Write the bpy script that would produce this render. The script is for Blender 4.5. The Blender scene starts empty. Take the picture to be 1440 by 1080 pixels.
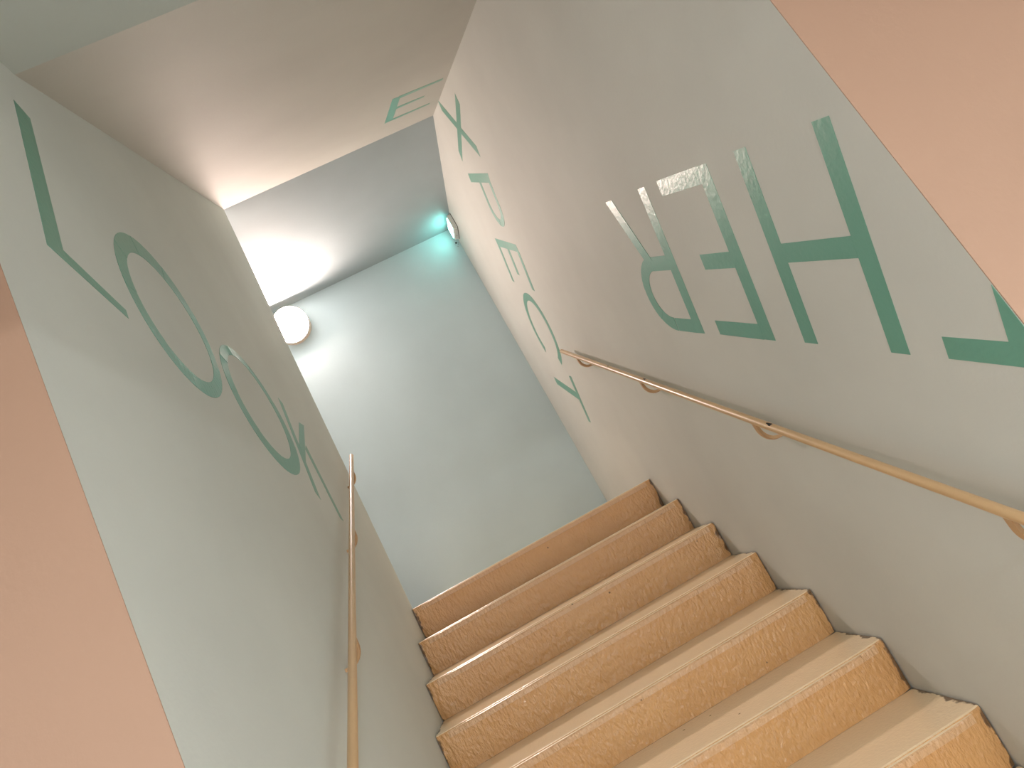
import bpy, bmesh, math, random
from mathutils import Vector, Matrix, noise
random.seed(4)
scene = bpy.context.scene
col = scene.collection

# ------------------------------------------------------------------ camera
cam_d = bpy.data.cameras.new('camera')
cam_d.sensor_width = 36.0
cam_d.lens = 990.6 / 1440 * 36.0
cam_d.clip_start = 0.02
cam = bpy.data.objects.new('camera', cam_d)
col.objects.link(cam)
CAM_ROT = Matrix((
    (0.881619, 0.453246, -0.131586, -0.212173),
    (-0.001592, -0.275950, -0.961171, -3.819386),
    (-0.471958, 0.847598, -0.242554, -0.140959),
    (0.000000, 0.000000, 0.000000, 1.000000)))
cam.matrix_world = CAM_ROT
scene.camera = cam

# ------------------------------------------------------------------ world / exposure
world = bpy.data.worlds.new('world')
scene.world = world
world.use_nodes = True
world.node_tree.nodes['Background'].inputs[0].default_value = (0.5, 0.52, 0.55, 1)
world.node_tree.nodes['Background'].inputs[1].default_value = 0.05
vs = scene.view_settings
vs.view_transform = 'Standard'
vs.look = 'None'
vs.gamma = 1.0
vs.use_curve_mapping = False
vs.exposure = 0.74

LANDING_LAMP = 195.0
HALL_LAMP = 375.0
SIGN = 8.5

# ------------------------------------------------------------------ dimensions (metres)
HW = 0.72            # half width of the flight
T, H, RK = 0.3068, 0.1622, 0.006
YB, ZB = 1.545, 2.6627          # landing back wall, landing ceiling
YAB, SA = 0.0608, 0.4779        # where the sloped ceiling meets the landing ceiling, its slope
YAN = -2.3567
ZAN = ZB - SA * (YAB - YAN)
YF = -2.742                     # face of the front wall around the stair opening
ZF = -10 * H                    # hall floor
ZH = 0.578                      # hall ceiling
YH = -3.95                      # where the low hall ceiling ends
ZE = ZAN - 0.15 * (YAN - YF)    # entry ceiling


def srgb(r, g, b):
    def f(c):
        c /= 255.0
        return c / 12.92 if c <= 0.04045 else ((c + 0.055) / 1.055) ** 2.4
    return (f(r), f(g), f(b), 1.0)


# ------------------------------------------------------------------ materials
def new_mat(name):
    m = bpy.data.materials.new(name)
    m.use_nodes = True
    nt = m.node_tree
    return m, nt, nt.nodes['Principled BSDF']


def paint(name, c, rough=0.6, var=0.05, bump=0.12, bscale=90.0, spec=0.4, streak=0.0):
    m, nt, p = new_mat(name)
    tc = nt.nodes.new('ShaderNodeTexCoord')
    n1 = nt.nodes.new('ShaderNodeTexNoise')
    n1.inputs['Scale'].default_value = 1.7
    n1.inputs['Detail'].default_value = 4
    nt.links.new(tc.outputs['Object'], n1.inputs['Vector'])
    mp = nt.nodes.new('ShaderNodeMapRange')
    mp.inputs['From Min'].default_value = 0.3
    mp.inputs['From Max'].default_value = 0.7
    mp.inputs['To Min'].default_value = 1 - var
    mp.inputs['To Max'].default_value = 1 + var
    nt.links.new(n1.outputs['Fac'], mp.inputs['Value'])
    mul = nt.nodes.new('ShaderNodeVectorMath')
    mul.operation = 'SCALE'
    mul.inputs[0].default_value = c[:3]
    nt.links.new(mp.outputs['Result'], mul.inputs['Scale'])
    nt.links.new(mul.outputs['Vector'], p.inputs['Base Color'])
    p.inputs['Roughness'].default_value = rough
    p.inputs['Specular IOR Level'].default_value = spec
    n2 = nt.nodes.new('ShaderNodeTexNoise')
    n2.inputs['Scale'].default_value = bscale
    n2.inputs['Detail'].default_value = 3
    nt.links.new(tc.outputs['Object'], n2.inputs['Vector'])
    b = nt.nodes.new('ShaderNodeBump')
    b.inputs['Strength'].default_value = bump
    b.inputs['Distance'].default_value = 0.004
    nt.links.new(n2.outputs['Fac'], b.inputs['Height'])
    nt.links.new(b.outputs['Normal'], p.inputs['Normal'])
    return m


def emitter(name, c, strength, base=(0.9, 0.9, 0.9, 1)):
    m, nt, p = new_mat(name)
    p.inputs['Base Color'].default_value = base
    p.inputs['Emission Color'].default_value = c
    p.inputs['Emission Strength'].default_value = strength
    p.inputs['Roughness'].default_value = 0.4
    return m


M_LEFT = paint('pale_grey_green_wall_paint', srgb(212, 218, 214), 0.7, spec=0.25)
M_RIGHT = paint('pale_grey_wall_paint', srgb(203, 205, 199), 0.7, spec=0.2)
M_SLOPE = paint('off_white_ceiling_paint', srgb(187, 187, 180), 0.7, spec=0.2)
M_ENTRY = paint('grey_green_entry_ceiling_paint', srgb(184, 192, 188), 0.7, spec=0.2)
M_END = paint('pale_blue_grey_end_wall_paint', srgb(200, 218, 224), 0.7, spec=0.2)
M_BLUE = paint('pale_blue_grey_paint', srgb(174, 187, 192), 0.7, spec=0.2)
M_PINK = paint('pink_beige_wall_paint', srgb(172, 140, 120), 0.6, 0.02)
M_HALL = paint('cream_hall_paint', srgb(240, 240, 239), 0.7)
M_FLOOR = paint('tan_floor_paint', srgb(226, 222, 216), 0.5)


def letter_mat():
    m = paint('mint_green_letter_paint', srgb(104, 160, 141), 0.36, 0.06, 0.25, 70.0, 0.6)
    return m


M_LETTER = letter_mat()


def step_mat(name='tan_gloss_step_paint', ca=(202, 148, 92), cb=(214, 167, 112)):
    """thick glossy tan gloss paint, brushed relief, grime creeping in along the walls"""
    m, nt, p = new_mat(name)
    L = nt.links.new
    geo = nt.nodes.new('ShaderNodeNewGeometry')
    sep = nt.nodes.new('ShaderNodeSeparateXYZ')
    L(geo.outputs['Position'], sep.inputs[0])
    ab = nt.nodes.new('ShaderNodeMath'); ab.operation = 'ABSOLUTE'
    L(sep.outputs['X'], ab.inputs[0])
    n = nt.nodes.new('ShaderNodeTexNoise')
    n.inputs['Scale'].default_value = 22; n.inputs['Detail'].default_value = 5
    L(geo.outputs['Position'], n.inputs['Vector'])
    ma = nt.nodes.new('ShaderNodeMath'); ma.operation = 'MULTIPLY_ADD'
    ma.inputs[1].default_value = 0.06
    L(n.outputs['Fac'], ma.inputs[0]); L(ab.outputs[0], ma.inputs[2])
    dirt = nt.nodes.new('ShaderNodeMapRange')
    dirt.inputs['From Min'].default_value = HW + 0.019
    dirt.inputs['From Max'].default_value = HW + 0.024
    L(ma.outputs[0], dirt.inputs['Value'])
    # scattered specks
    vor = nt.nodes.new('ShaderNodeTexVoronoi')
    vor.inputs['Scale'].default_value = 9
    L(geo.outputs['Position'], vor.inputs['Vector'])
    sp = nt.nodes.new('ShaderNodeMapRange')
    sp.inputs['From Min'].default_value = 0.045
    sp.inputs['From Max'].default_value = 0.03
    L(vor.outputs['Distance'], sp.inputs['Value'])
    mx = nt.nodes.new('ShaderNodeMath'); mx.operation = 'MAXIMUM'
    L(dirt.outputs['Result'], mx.inputs[0]); L(sp.outputs['Result'], mx.inputs[1])
    sc = nt.nodes.new('ShaderNodeMath'); sc.operation = 'MULTIPLY'
    sc.inputs[1].default_value = 0.85
    L(mx.outputs[0], sc.inputs[0])
    n3 = nt.nodes.new('ShaderNodeTexNoise')
    n3.inputs['Scale'].default_value = 3; n3.inputs['Detail'].default_value = 6
    L(geo.outputs['Position'], n3.inputs['Vector'])
    cr = nt.nodes.new('ShaderNodeMix'); cr.data_type = 'RGBA'
    cr.inputs['A'].default_value = srgb(*ca)
    cr.inputs['B'].default_value = srgb(*cb)
    L(n3.outputs['Fac'], cr.inputs['Factor'])
    # lamp light on the treads painted into the colour: upward faces mixed paler
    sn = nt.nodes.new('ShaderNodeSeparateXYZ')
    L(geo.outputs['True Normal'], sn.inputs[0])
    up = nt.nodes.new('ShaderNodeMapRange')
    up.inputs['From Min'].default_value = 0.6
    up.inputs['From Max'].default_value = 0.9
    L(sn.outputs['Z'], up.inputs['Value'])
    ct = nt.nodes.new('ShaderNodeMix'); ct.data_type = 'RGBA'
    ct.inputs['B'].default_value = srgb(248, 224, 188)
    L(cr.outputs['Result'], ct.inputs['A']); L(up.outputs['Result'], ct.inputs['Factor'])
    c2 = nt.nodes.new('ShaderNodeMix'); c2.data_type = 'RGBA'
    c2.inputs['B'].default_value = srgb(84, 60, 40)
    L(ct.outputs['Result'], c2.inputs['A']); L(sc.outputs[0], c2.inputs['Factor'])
    L(c2.outputs['Result'], p.inputs['Base Color'])
    p.inputs['Roughness'].default_value = 0.24
    p.inputs['Specular IOR Level'].default_value = 0.8
    # brushed relief: stronger on risers (stretched along z)
    vm = nt.nodes.new('ShaderNodeVectorMath'); vm.operation = 'MULTIPLY'
    vm.inputs[1].default_value = (90, 90, 40)
    L(geo.outputs['Position'], vm.inputs[0])
    nb = nt.nodes.new('ShaderNodeTexNoise')
    nb.inputs['Scale'].default_value = 1.0; nb.inputs['Detail'].default_value = 4
    L(vm.outputs['Vector'], nb.inputs['Vector'])
    bp = nt.nodes.new('ShaderNodeBump')
    bs = nt.nodes.new('ShaderNodeMapRange')          # brush marks on the risers, smooth treads
    bs.inputs['To Min'].default_value = 0.9
    bs.inputs['To Max'].default_value = 0.12
    L(up.outputs['Result'], bs.inputs['Value'])
    L(bs.outputs['Result'], bp.inputs['Strength'])
    bp.inputs['Distance'].default_value = 0.009
    L(nb.outputs['Fac'], bp.inputs['Height'])
    L(bp.outputs['Normal'], p.inputs['Normal'])
    return m


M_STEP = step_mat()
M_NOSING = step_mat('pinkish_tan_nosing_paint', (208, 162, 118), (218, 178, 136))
M_RAIL = paint('tan_gloss_rail_paint', srgb(202, 168, 126), 0.3, 0.05, 0.1, 120, 0.6)
M_BRACKET = paint('brown_tan_bracket_paint', srgb(190, 153, 114), 0.5, 0.06, 0.1, 120, 0.5)
M_CHIP = paint('bare_black_metal', srgb(18, 16, 16), 0.7, 0.05)
M_WHITE = paint('white_plastic', srgb(225, 225, 222), 0.4, 0.02, 0.03)
M_GREYP = paint('grey_plastic', srgb(226, 226, 222), 0.4, 0.02, 0.03)
M_DRUM = paint('warm_cream_lamp_drum', srgb(236, 214, 196), 0.5, 0.02, 0.02)
M_DARK = paint('dark_recess', srgb(30, 30, 30), 0.8, 0.02)
M_OPAL = emitter('warm_opal_lamp_glass', (1.0, 0.77, 0.68, 1), LANDING_LAMP)
M_HALLOPAL = emitter('hall_lamp_glass', (0.98, 1.0, 0.98, 1), HALL_LAMP)
M_SIGN = emitter('green_lit_sign_face', (0.28, 1.0, 0.86, 1), SIGN)


# ------------------------------------------------------------------ mesh helpers
def link(name, bm, mat, parent=None, smooth=False):
    me = bpy.data.meshes.new(name)
    bmesh.ops.recalc_face_normals(bm, faces=bm.faces[:])
    bm.to_mesh(me)
    bm.free()
    me.materials.append(mat)
    if smooth:
        for f in me.polygons:
            f.use_smooth = True
    o = bpy.data.objects.new(name, me)
    col.objects.link(o)
    if parent:
        o.parent = parent
        o.matrix_parent_inverse = parent.matrix_basis.inverted()
    return o


def prism(bm, pts, a, b, axis):
    """polygon pts in the two other axes, extruded from a to b along axis"""
    def v(p, t):
        if axis == 0: return (t, p[0], p[1])
        if axis == 1: return (p[0], t, p[1])
        return (p[0], p[1], t)
    A = [bm.verts.new(v(p, a)) for p in pts]
    B = [bm.verts.new(v(p, b)) for p in pts]
    bm.faces.new(A)
    bm.faces.new(B[::-1])
    n = len(pts)
    for i in range(n):
        bm.faces.new((A[i], B[i], B[(i + 1) % n], A[(i + 1) % n]))


def box(bm, x0, x1, y0, y1, z0, z1):
    prism(bm, [(x0, y0), (x1, y0), (x1, y1), (x0, y1)], z0, z1, 2)


def empty(name, loc):
    o = bpy.data.objects.new(name, None)
    o.location = loc
    o.empty_display_size = 0.1
    col.objects.link(o)
    return o


def structure(name, bm, mat, label, cat):
    o = link(name, bm, mat)
    o['kind'] = 'structure'
    o['label'] = label
    o['category'] = cat
    return o


def tag(o, label, cat, group=None):
    o['label'] = label
    o['category'] = cat
    if group:
        o['group'] = group


# ------------------------------------------------------------------ the shell
XL, XR = -2.4, 2.2       # outer extents
b = bmesh.new(); box(b, -HW - 0.15, -HW, YF, YAB, ZF, 2.9)
wall_left = structure('wall_left', b, M_LEFT, 'grey-green painted side wall of the stairs lettered LOOK', 'wall')
b = bmesh.new(); box(b, HW, HW + 0.15, YF, YB, ZF, 2.9)
wall_right = structure('wall_right', b, M_RIGHT, 'pale grey side wall of the stairs lettered EXPECT and THER', 'wall')
b = bmesh.new(); box(b, XL, HW + 0.15, YB, YB + 0.15, -0.2, 2.9)
wall_back = structure('wall_back', b, M_END, 'pale blue-grey end wall behind the stair landing', 'wall')
b = bmesh.new(); prism(b, [(YAN, ZAN), (YAB, ZB), (YAB, 2.9), (YAN, ZAN + 0.25)], -HW, HW, 0)
ceiling_slope = structure('ceiling_slope', b, M_SLOPE, 'off-white sloped ceiling running up over the stairs', 'ceiling')
b = bmesh.new(); box(b, XL, HW, YAB, YB, ZB, ZB + 0.2)
structure('ceiling_landing', b, M_BLUE, 'flat blue-grey ceiling over the stair landing', 'ceiling')
b = bmesh.new(); prism(b, [(YAN, ZAN), (YAN, ZAN + 0.2), (YF, ZAN + 0.2), (YF, ZE)], -HW, HW, 0)
structure('ceiling_entry', b, M_ENTRY, 'shaded grey ceiling strip before the sloped ceiling', 'ceiling')
b = bmesh.new(); box(b, XL, XR, YH - 0.12, YF, ZE, ZE + 0.2)
structure('ceiling_lobby', b, M_HALL, 'high ceiling in front of the stair opening', 'ceiling')
# pink front wall, two returns either side of the opening
b = bmesh.new()
prism(b, [(-HW, YF - .002), (XL, YF - .002), (XL, YF + .14), (-HW - .15, YF + .14), (-HW - .15, YF), (-HW, YF)], ZF, ZE, 2)
structure('wall_front_left', b, M_PINK, 'pink-beige wall beside the foot of the grey-green stair wall', 'wall')
b = bmesh.new()
prism(b, [(HW, YF - .002), (XR, YF - .002), (XR, YF + .14), (HW + .15, YF + .14), (HW + .15, YF), (HW, YF)], ZF, ZE, 2)
structure('wall_front_right', b, M_PINK, 'pink-beige wall beside the end of the THER lettering', 'wall')
# hall behind the viewer
b = bmesh.new(); box(b, XL, XR, -8.0, YF - .002, ZF - 0.15, ZF)
structure('floor', b, M_FLOOR, 'tan painted hall floor at the foot of the stairs', 'floor')
b = bmesh.new(); box(b, XL, XR, -8.0, YH - 0.12, ZH, ZH + 0.2)
structure('ceiling_hall', b, M_HALL, 'low cream hall ceiling', 'ceiling')
b = bmesh.new(); box(b, XL, XR, YH - 0.12, YH, ZH, ZE)
structure('wall_header', b, M_HALL, 'cream header wall above the low hall ceiling edge', 'wall')
b = bmesh.new(); box(b, XL - .15, XL, -8.0, YF + .14, ZF - .15, ZE + .2)
structure('wall_hall_left', b, M_HALL, 'cream hall side wall beyond the grey-green stair wall', 'wall')
b = bmesh.new(); box(b, XR, XR + .15, -8.0, YF + .14, ZF - .15, ZE + .2)
structure('wall_hall_right', b, M_HALL, 'cream hall side wall beyond the THER lettering', 'wall')
b = bmesh.new(); box(b, XL - .15, XR + .15, -8.15, -8.0, ZF - .15, ZE + .2)
structure('wall_hall_rear', b, M_HALL, 'cream hall rear wall facing the stairs', 'wall')
# landing and its hidden side
b = bmesh.new(); box(b, XL, HW, T + RK + .002, YB, -0.2, 0)
b2 = b; box(b2, XL, -HW, YAB, T + RK + .002, -0.2, 0)
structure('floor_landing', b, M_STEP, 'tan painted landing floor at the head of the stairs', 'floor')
b = bmesh.new(); box(b, XL, -HW - .15, YAB - .15, YAB, -0.2, 2.9)
structure('wall_landing_front', b, M_LEFT, 'grey-green landing wall around the corner from LOOK', 'wall')
b = bmesh.new(); box(b, XL - .15, XL, YAB - .15, YB + .15, -0.2, 2.9)
structure('wall_landing_left', b, M_BLUE, 'blue-grey wall closing the far side of the landing', 'wall')

# cable hole with screw holes in the end wall below the exit sign
def disc_hole(x, z, r, parent, name):
    b = bmesh.new()
    pts = [(x + r * math.cos(k * math.pi / 8), z + r * math.sin(k * math.pi / 8)) for k in range(16)]
    prism(b, pts, YB - 0.0008, YB + 0.002, 1)
    return link(name, b, M_DARK, parent)
disc_hole(0.690, 2.522, 0.0085, wall_back, 'cable_hole')
for dx, dz in ((-.014, -.012), (.012, -.018), (.0, -.036), (.018, -.004)):
    disc_hole(0.690 + dx, 2.522 + dz, 0.0025, wall_back, 'screw_hole')

# ------------------------------------------------------------------ stairs
stairs = empty('staircase', (0, 0, ZF))
stairs['kind'] = 'structure'
stairs['label'] = 'straight flight of ten tan gloss-painted steps between two walls'
stairs['category'] = 'stairs'
SG = 0.003
XN = 48


def step_mesh(i):
    """raked riser with a worn, slightly wavering nosing, extruded across the flight"""
    bm = bmesh.new()
    y, z = -i * T, -i * H
    back = y + T + RK
    rows = []
    for k in range(XN + 1):
        x = -HW + SG + (2 * HW - 2 * SG) * k / XN
        w = 0.0022 * noise.noise((x * 3.1, i * 7.7, 0.3)) + 0.0012 * noise.noise((x * 11.0, i * 3.7, 5.3))
        w2 = 0.002 * noise.noise((x * 4.0, i * 5.1, 9.3))
        e = 0.0
        d = HW - abs(x)
        if d < 0.05:                       # paint rounded over at the wall
            e = 0.006 * (1 - d / 0.05) ** 2
        prof = [(back, z), (y + 0.03 + e, z), (y + 0.007 + w + e, z - 0.0005), (y + 0.002 + w + e, z - 0.003), (y + w + e, z - 0.008),
                (y + RK * 0.5 + w2 + e, z - H * 0.5), (y + RK + w2 + e * 2, z - H + 0.0005), (back, z - H + 0.0005)]
        rows.append([bm.verts.new((x, p[0], p[1])) for p in prof])
    for k in range(XN):
        A, B = rows[k], rows[k + 1]
        n = len(A)
        for j in range(n):
            bm.faces.new((A[j], A[(j + 1) % n], B[(j + 1) % n], B[j]))
    bm.faces.new(rows[0]); bm.faces.new(rows[-1][::-1])
    return bm


def nosing_mesh(i):
    bm = bmesh.new()
    y, z = -i * T, -i * H
    rows = []
    x0, x1 = -HW + 0.05, HW - 0.035
    for k in range(XN + 1):
        x = x0 + (x1 - x0) * k / XN
        w = 0.0022 * noise.noise((x * 3.1, i * 7.7, 0.3)) + 0.0012 * noise.noise((x * 11.0, i * 3.7, 5.3))
        d = 0.0012 * noise.noise((x * 7.0, i * 2.3, 2.2))
        end = min(1.0, min(k, XN - k) / 3.0)
        pr = 0.0062 * end + 0.0006
        zb = z - 0.029 + d
        prof = [(y + 0.004 + w, z - 0.004), (y + w - pr * 0.6, z - 0.0075), (y + w - pr, z - 0.012), (y + w - pr, zb), (y + w + 0.004, zb - 0.0008)]
        rows.append([bm.verts.new((x, p[0], p[1])) for p in prof])
    for k in range(XN):
        A, B = rows[k], rows[k + 1]
        n = len(A)
        for j in range(n):
            bm.faces.new((A[j], A[(j + 1) % n], B[(j + 1) % n], B[j]))
    bm.faces.new(rows[0]); bm.faces.new(rows[-1][::-1])
    return bm


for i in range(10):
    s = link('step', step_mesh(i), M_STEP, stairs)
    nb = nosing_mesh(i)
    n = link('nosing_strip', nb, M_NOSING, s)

# ------------------------------------------------------------------ painted letters
def clip(poly, ymin):
    out = []
    for k in range(len(poly)):
        p, q = poly[k], poly[(k + 1) % len(poly)]
        if p[0] >= ymin: out.append(p)
        if (p[0] >= ymin) != (q[0] >= ymin):
            t = (ymin - p[0]) / (q[0] - p[0])
            out.append((ymin, p[1] + t * (q[1] - p[1])))
    return out


def rect(a0, a1, b0, b1):
    return [(a0, b0), (a1, b0), (a1, b1), (a0, b1)]


def ring(cx, cy, rx, ry, ix, iy, t0=0.0, t1=360.0, n=64, icx=None, icy=None):
    icx = cx if icx is None else icx
    icy = cy if icy is None else icy
    out = []
    for k in range(n):
        u, v = math.radians(t0 + (t1 - t0) * k / n), math.radians(t0 + (t1 - t0) * (k + 1) / n)
        out.append([(cx + rx * math.cos(u), cy + ry * math.sin(u)), (cx + rx * math.cos(v), cy + ry * math.sin(v)),
                    (icx + ix * math.cos(v), icy + iy * math.sin(v)), (icx + ix * math.cos(u), icy + iy * math.sin(u))])
    return out


def bar(p, q, w):
    d = Vector((q[0] - p[0], q[1] - p[1])).normalized()
    n = Vector((-d.y, d.x)) * w / 2
    return [(p[0] + n.x, p[1] + n.y), (q[0] + n.x, q[1] + n.y), (q[0] - n.x, q[1] - n.y), (p[0] - n.x, p[1] - n.y)]


LT = 0.0007     # paint film


def wall_letter(polys, origin, adir, bdir, x, side, parent, label, ymin=None):
    bm = bmesh.new()
    for q, poly in enumerate(polys):
        pts = [(origin[0] + a * adir[0] + c * bdir[0], origin[1] + a * adir[1] + c * bdir[1]) for a, c in poly]
        if ymin is not None:
            pts = clip(pts, ymin)
            if len(pts) < 3: continue
        prism(bm, pts, x, x + side * (LT + 0.0001 * (q % 7)), 0)
    o = link('painted_letter', bm, M_LETTER, parent)
    o['label'] = label
    return o


# LOOK on the left wall
th = math.radians(-12.5)
A, B, O = (math.cos(th), math.sin(th)), (-math.sin(th), math.cos(th)), (-2.542, 0.875)
look = {
    'L': [[(0, 0), (0.058, 0.034), (0.064, 0.503), (0.010, 0.506)], [(0, 0), (0.281, 0.003), (0.280, 0.030), (0.058, 0.036)]],
    'O': ring(0.5825, 0.231, 0.266, 0.259, 0.2155, 0.200, icx=0.5845, icy=0.225),
    'o': ring(1.193, 0.213, 0.298, 0.254, 0.232, 0.205, icx=1.187, icy=0.226),
    'K': [[(1.527, -0.012), (1.573, -0.032), (1.588, 0.465), (1.543, 0.473)],
          [(1.575, 0.150), (1.585, 0.245), (1.768, 0.455), (1.850, 0.478)],
          [(1.672, 0.262), (1.712, 0.300), (1.850, -0.040), (1.808, -0.040)]],
}
for k, pl in look.items():
    wall_letter(pl, O, A, B, -HW, 1, wall_left, 'mint green painted letter ' + k.upper())

# THER on the right wall, upside down along the slope of the stairs
th = math.radians(26.3)
A, B, O = (math.cos(th), math.sin(th)), (math.sin(th), -math.cos(th)), (-2.682, 0.329)
ther = {
    'T': [rect(-0.433, -0.097, 0.459, 0.506), rect(-0.291, -0.239, 0.0, 0.459)],
    'H': [rect(0.0, 0.053, 0, 0.507), rect(0.298, 0.350, 0, 0.507), rect(0.053, 0.298, 0.241, 0.290)],
    'E': [[(0.490, 0.004), (0.547, 0.004), (0.540, 0.512), (0.482, 0.512)], rect(0.540, 0.799, 0.003, 0.052),
          rect(0.540, 0.714, 0.247, 0.295), rect(0.538, 0.783, 0.465, 0.513)],
    'R': [[(0.894, 0.007), (0.949, 0.007), (0.946, 0.518), (0.888, 0.517)], rect(0.946, 1.085, 0.237, 0.289), rect(0.944, 1.075, 0.468, 0.518)]
         + ring(1.080, 0.3775, 0.152, 0.1405, 0.097, 0.0895, -90, 90, 24)
         + [[(1.062, 0.250), (1.122, 0.250), (1.256, 0.012), (1.194, 0.012)]],
}
for k, pl in ther.items():
    wall_letter(pl, O, A, B, HW, -1, wall_right, 'mint green painted letter %s upside down' % k, ymin=YF + 0.002)

# XPECT down the right wall
th = math.radians(51)
A, B, O = (math.cos(th), -math.sin(th)), (-math.sin(th), -math.cos(th)), (0.314, 1.823)
xpect = {
    'X': [[(-0.900, -0.019), (-0.832, -0.012), (-0.560, 0.472), (-0.622, 0.478)],
          [(-0.912, 0.468), (-0.850, 0.479), (-0.518, -0.020), (-0.586, -0.010)]],
    'P': [[(-0.438, -0.012), (-0.380, -0.018), (-0.408, 0.470), (-0.466, 0.490)],
          [(-0.396, 0.200), (-0.270, 0.200), (-0.270, 0.242), (-0.398, 0.242)],
          [(-0.408, 0.432), (-0.270, 0.432), (-0.270, 0.473), (-0.410, 0.473)]]
         + ring(-0.270, 0.3365, 0.146, 0.1365, 0.100, 0.095, -90, 90, 24),
    'E': [[(0.0, 0.0), (0.056, 0.010), (0.020, 0.490), (-0.028, 0.480)], rect(0.045, 0.308, 0.008, 0.050),
          rect(0.030, 0.214, 0.228, 0.272), rect(0.015, 0.275, 0.452, 0.496)],
    'C': ring(0.608, 0.288, 0.268, 0.250, 0.213, 0.200, 37, 323, 56),
    'T': [[(1.050, 0.068), (1.106, 0.086), (1.052, 0.560), (0.995, 0.560)], [(0.880, 0.508), (1.218, 0.556), (1.203, 0.600), (0.864, 0.558)]],
}
for k, pl in xpect.items():
    wall_letter(pl, O, A, B, HW, -1, wall_right, 'mint green painted letter %s turned on its side' % k)

# the first E of EXPECT on the sloped ceiling
bm = bmesh.new()
nrm = Vector((0, SA, -1)).normalized()
for poly in ([(0.362, -0.278), (0.414, -0.285), (0.440, -0.697), (0.393, -0.712)],
             [(0.430, -0.708), (0.692, -0.682), (0.688, -0.654), (0.435, -0.664)],
             [(0.420, -0.520), (0.600, -0.502), (0.597, -0.478), (0.425, -0.484)],
             [(0.405, -0.308), (0.657, -0.292), (0.654, -0.266), (0.408, -0.276)]):
    lo = [Vector((x, y, ZB - SA * (YAB - y))) for x, y in poly]
    hi = [p + nrm * LT for p in lo]
    va = [bm.verts.new(p) for p in lo]; vb = [bm.verts.new(p) for p in hi]
    bm.faces.new(va); bm.faces.new(vb[::-1])
    for k in range(4):
        bm.faces.new((va[k], vb[k], vb[(k + 1) % 4], va[(k + 1) % 4]))
o = link('painted_letter', bm, M_LETTER, ceiling_slope)
o['label'] = 'mint green painted letter E on the ceiling'

# ------------------------------------------------------------------ handrails
RS = 0.0235 / 2
TAN = 0.525


def tube_mesh(p, q, r, n=20, seg=24):
    bm = bmesh.new()
    p, q = Vector(p), Vector(q)
    d = (q - p).normalized()
    u = d.cross(Vector((1, 0, 0))).normalized()
    v = d.cross(u)
    rings = []
    for s in range(seg + 1):
        c = p.lerp(q, s / seg)
        rr = r
        rings.append([bm.verts.new(c + (u * math.cos(t) + v * math.sin(t)) * rr) for t in [2 * math.pi * k / n for k in range(n)]])
    for s in range(seg):
        for k in range(n):
            bm.faces.new((rings[s][k], rings[s][(k + 1) % n], rings[s + 1][(k + 1) % n], rings[s + 1][k]))
    for rg, c in ((rings[0], p - d * r * 0.25), (rings[-1], q + d * r * 0.25)):
        inner = [bm.verts.new(c + (w.co - (p if rg is rings[0] else q)) * 0.8) for w in rg]
        for k in range(n):
            bm.faces.new((rg[k], rg[(k + 1) % n], inner[(k + 1) % n], inner[k]))
        bm.faces.new(inner)
    return bm


def bracket_mesh(side, xr, y, zr):
    """flat steel strap: down from the rail, quarter bend, into the wall"""
    bm = bmesh.new()
    path = [(xr, zr - RS * 0.7)]
    rad = 0.05
    xw = side * HW
    zc = zr - 0.030
    path.append((xr, zc))
    for k in range(1, 11):
        t = math.pi / 2 * k / 10
        path.append((xr + side * rad * 0.9 * (1 - math.cos(t)), zc - rad * math.sin(t)))
    path.append((xw - side * 0.0005, zc - rad))
    w, th = 0.0085, 0.0048
    rows = []
    for k, pnt in enumerate(path):
        a = path[max(k - 1, 0)]; c = path[min(k + 1, len(path) - 1)]
        d = Vector((c[0] - a[0], c[1] - a[1])).normalized()
        n = Vector((-d.y, d.x)) * th
        rows.append([bm.verts.new((pnt[0] + sx * n.x, y + sy * w, pnt[1] + sx * n.y)) for sx, sy in ((1, 1), (1, -1), (-1, -1), (-1, 1))])
    for k in range(len(rows) - 1):
        for j in range(4):
            bm.faces.new((rows[k][j], rows[k][(j + 1) % 4], rows[k + 1][(j + 1) % 4], rows[k + 1][j]))
    bm.faces.new(rows[0]); bm.faces.new(rows[-1][::-1])
    return bm


def chip_mesh(c, d, up, out, ln, wd):
    """ragged patch of bare metal wrapped over the tube"""
    bm = bmesh.new()
    c, d = Vector(c), Vector(d).normalized()
    v = d.cross(Vector((1, 0, 0))).normalized()
    if v.z < 0: v = -v
    u = Vector((1, 0, 0))
    n = 18
    ring_ = []
    def on(sx, t):
        return c + d * sx + (v * math.cos(t) + u * math.sin(t)) * (RS + 0.0006)
    ctr = bm.verts.new(on(0, up))
    for k in range(n):
        a = 2 * math.pi * k / n
        r = 1 + 0.35 * math.sin(3 * a + 1.3) * random.uniform(.6, 1)
        ring_.append(bm.verts.new(on(ln * r * math.cos(a), up + wd * r * math.sin(a))))
    for k in range(n):
        bm.faces.new((ctr, ring_[k], ring_[(k + 1) % n]))
    return bm


def handrail(side, zend, label):
    xr = side * (HW - 0.056)
    yend = 0.047
    ylow = -2.86 if side < 0 else -2.86
    p = (xr, yend, zend)
    q = (xr, ylow, zend + (ylow - yend) * TAN)
    root = empty('handrail', (side * HW, -1.3, zend + (-1.3 - yend) * TAN))
    tag(root, label, 'handrail', 'pair of stair handrails')
    link('rail', tube_mesh(p, q, RS), M_RAIL, root, True)
    ys = (-0.195, -0.96, -1.73, -2.49)
    for y in ys:
        link('bracket', bracket_mesh(side, xr, y, zend + (y - yend) * TAN), M_BRACKET, root)
    return root, xr, yend, zend


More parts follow.
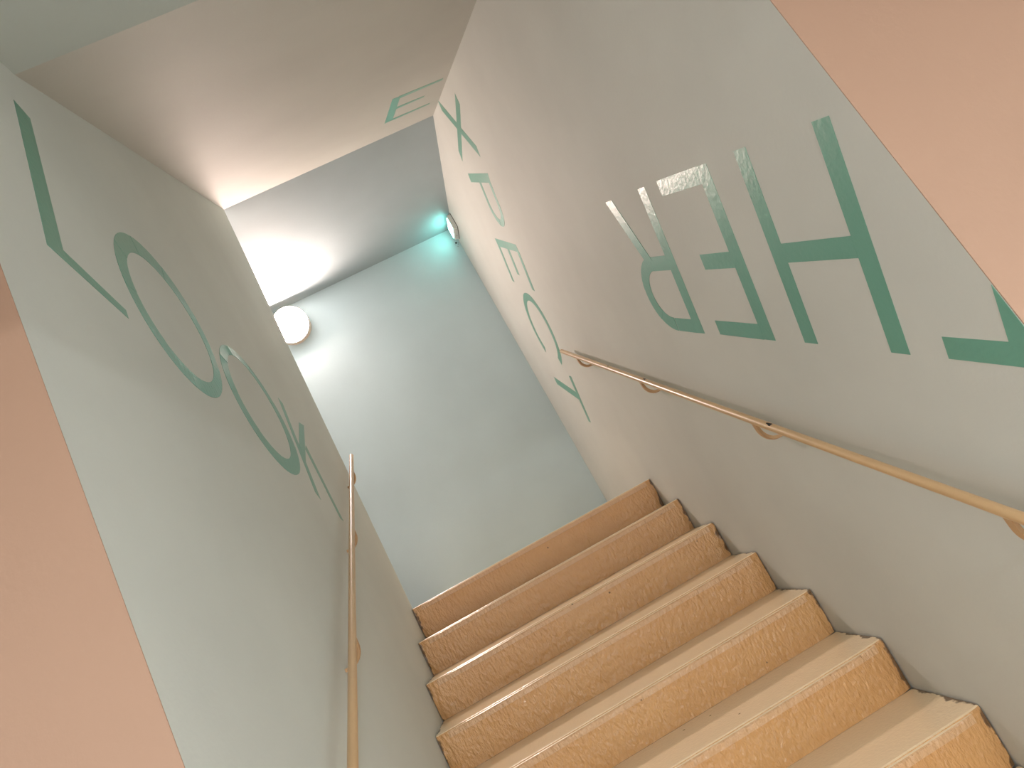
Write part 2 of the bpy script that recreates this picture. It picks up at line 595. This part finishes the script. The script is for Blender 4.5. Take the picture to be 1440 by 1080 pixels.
r_right, xr, ye, ze = handrail(1, 0.874, 'tan metal handrail with chipped black spots under the THER lettering')
dirv = (0, 1, TAN)
for y, up, ln, wd in ((-1.82, -0.25, 0.013, 0.42), (-1.02, 0.0, 0.011, 0.35), (-0.64, 0.0, 0.006, 0.25)):
    o = link('paint_chip', chip_mesh((xr, y, ze + (y - ye) * TAN), dirv, up, 0, ln, wd), M_CHIP, r_right)
    o['label'] = 'black chip in the tan paint'
r_left, xr2, ye2, ze2 = handrail(-1, 0.889, 'tan metal handrail on the grey-green wall below LOOK')

# ------------------------------------------------------------------ landing lamp
LX, LZ, LR = -0.817, 2.461, 0.146
lamp = empty('wall_lamp', (LX, YB, LZ))
tag(lamp, 'round glowing opal wall lamp high on the blue-grey end wall', 'lamp')


def lathe_y(prof, cx, cz, n=48):
    bm = bmesh.new()
    rows = []
    for r, y in prof:
        if r < 1e-6:
            rows.append([bm.verts.new((cx, y, cz))])
        else:
            rows.append([bm.verts.new((cx + r * math.cos(2 * math.pi * k / n), y, cz + r * math.sin(2 * math.pi * k / n))) for k in range(n)])
    for A, B in zip(rows, rows[1:]):
        for k in range(n):
            k2 = (k + 1) % n
            if len(A) == 1 and len(B) == 1: continue
            if len(A) == 1: bm.faces.new((A[0], B[k], B[k2]))
            elif len(B) == 1: bm.faces.new((A[k], A[k2], B[0]))
            else: bm.faces.new((A[k], A[k2], B[k2], B[k]))
    return bm


TILT = math.radians(14)          # the face leans down towards the stairs


def face_y(z, extra=0.0):
    return YB - (0.085 + (z - LZ) * math.tan(TILT)) - extra


def lamp_drum():
    bm = bmesh.new()
    n = 56
    rows = []
    for rr, mode in ((0.0, 0), (0.99, 0), (0.99, 1), (1.0, 2), (1.0, 3), (0.965, 3), (0.96, 4), (0.0, 4)):
        row = []
        for k in range(1 if rr == 0 else n):
            a = 2 * math.pi * k / n
            x, z = LX + LR * rr * math.cos(a), LZ + LR * rr * math.sin(a)
            y = (YB - .0005, face_y(z, -.012), face_y(z, -.010), face_y(z, .002), face_y(z, -.006))[mode]
            row.append(bm.verts.new((x, min(y, YB - .0005), z)))
        rows.append(row)
    for A, B in zip(rows, rows[1:]):
        for k in range(n):
            k2 = (k + 1) % n
            if len(A) == 1: bm.faces.new((A[0], B[k], B[k2]))
            elif len(B) == 1: bm.faces.new((A[k], A[k2], B[0]))
            else: bm.faces.new((A[k], A[k2], B[k2], B[k]))
    return bm


def lamp_face():
    bm = bmesh.new()
    n, m = 56, 9
    ctr = bm.verts.new((LX, face_y(LZ, 0.018), LZ))
    prev = None
    for q in range(1, m + 1):
        rr = 0.962 * q / m
        ext = 0.018 * math.sqrt(max(0.0, 1 - (q / m) ** 2)) - (0.004 if q == m else 0)
        row = []
        for k in range(n):
            a = 2 * math.pi * k / n
            x, z = LX + LR * rr * math.cos(a), LZ + LR * rr * math.sin(a)
            row.append(bm.verts.new((x, face_y(z, ext), z)))
        for k in range(n):
            k2 = (k + 1) % n
            if prev is None: bm.faces.new((ctr, row[k], row[k2]))
            else: bm.faces.new((prev[k], prev[k2], row[k2], row[k]))
        prev = row
    return bm


link('base', lamp_drum(), M_DRUM, lamp)
link('diffuser', lamp_face(), M_OPAL, lamp, True)

# ------------------------------------------------------------------ hall ceiling lamp (behind the viewer)
def lathe_z(prof, cx, cy, n=40):
    bm = bmesh.new()
    rows = []
    for r, z in prof:
        rows.append([bm.verts.new((cx, cy, z))] if r < 1e-6 else
                    [bm.verts.new((cx + r * math.cos(2 * math.pi * k / n), cy + r * math.sin(2 * math.pi * k / n), z)) for k in range(n)])
    for A, B in zip(rows, rows[1:]):
        for k in range(n):
            k2 = (k + 1) % n
            if len(A) == 1: bm.faces.new((A[0], B[k], B[k2]))
            elif len(B) == 1: bm.faces.new((A[k], A[k2], B[0]))
            else: bm.faces.new((A[k], A[k2], B[k2], B[k]))
    return bm
def ceiling_lamp(cx, cy, cz, r, mat, label):
    root = empty('ceiling_lamp', (cx, cy, cz))
    tag(root, label, 'lamp')
    link('base', lathe_z([(0, cz - .0003), (r * .92, cz - .0003), (r * .92, cz - .012), (0, cz - .012)], cx, cy), M_WHITE, root)
    link('diffuser', lathe_z([(r * .9, cz - .013), (r, cz - .014), (r, cz - .045), (r * .8, cz - .052), (0, cz - .052)], cx, cy), mat, root, True)
ceiling_lamp(0.35, -6.0, ZH, 0.14, M_HALLOPAL, 'flat round ceiling lamp under the low hall ceiling')

# ------------------------------------------------------------------ exit sign light on the right wall
sg = empty('exit_sign', (HW, 1.36, 2.57))
tag(sg, 'small box sign glowing green-white in the far ceiling corner', 'sign')
Y0, Y1, Z0, Z1, TX = 1.262, 1.462, 2.505, 2.637, 0.040
bm = bmesh.new()
prism(bm, [(HW - .004, Z0), (HW - TX + .006, Z0 + .004), (HW - TX, Z0 + .014), (HW - TX, Z1 - .012), (HW - TX + .006, Z1 - .004), (HW - .004, Z1)], Y0, Y1, 1)
link('housing', bm, M_GREYP, sg)
bm = bmesh.new(); box(bm, HW - .004, HW - .0003, Y0 - .002, Y1 + .002, Z0 - .003, Z1 + .003)
link('shadow_gap', bm, M_DARK, sg)  # dark sheet standing in for the shade in the gap behind the housing
bm = bmesh.new(); box(bm, HW - TX - .005, HW - TX + .001, Y0 + .012, Y1 - .012, Z0 + .018, Z1 - .018)
link('lit_panel', bm, M_SIGN, sg)
for yy in (1.30, 1.40):
    bm = bmesh.new(); prism(bm, [(HW - .018 + .0025 * math.cos(k * math.pi / 5), yy + .0025 * math.sin(k * math.pi / 5)) for k in range(10)], Z0 - .0006, Z0 + .004, 2)
    link('screw', bm, M_DARK, sg)
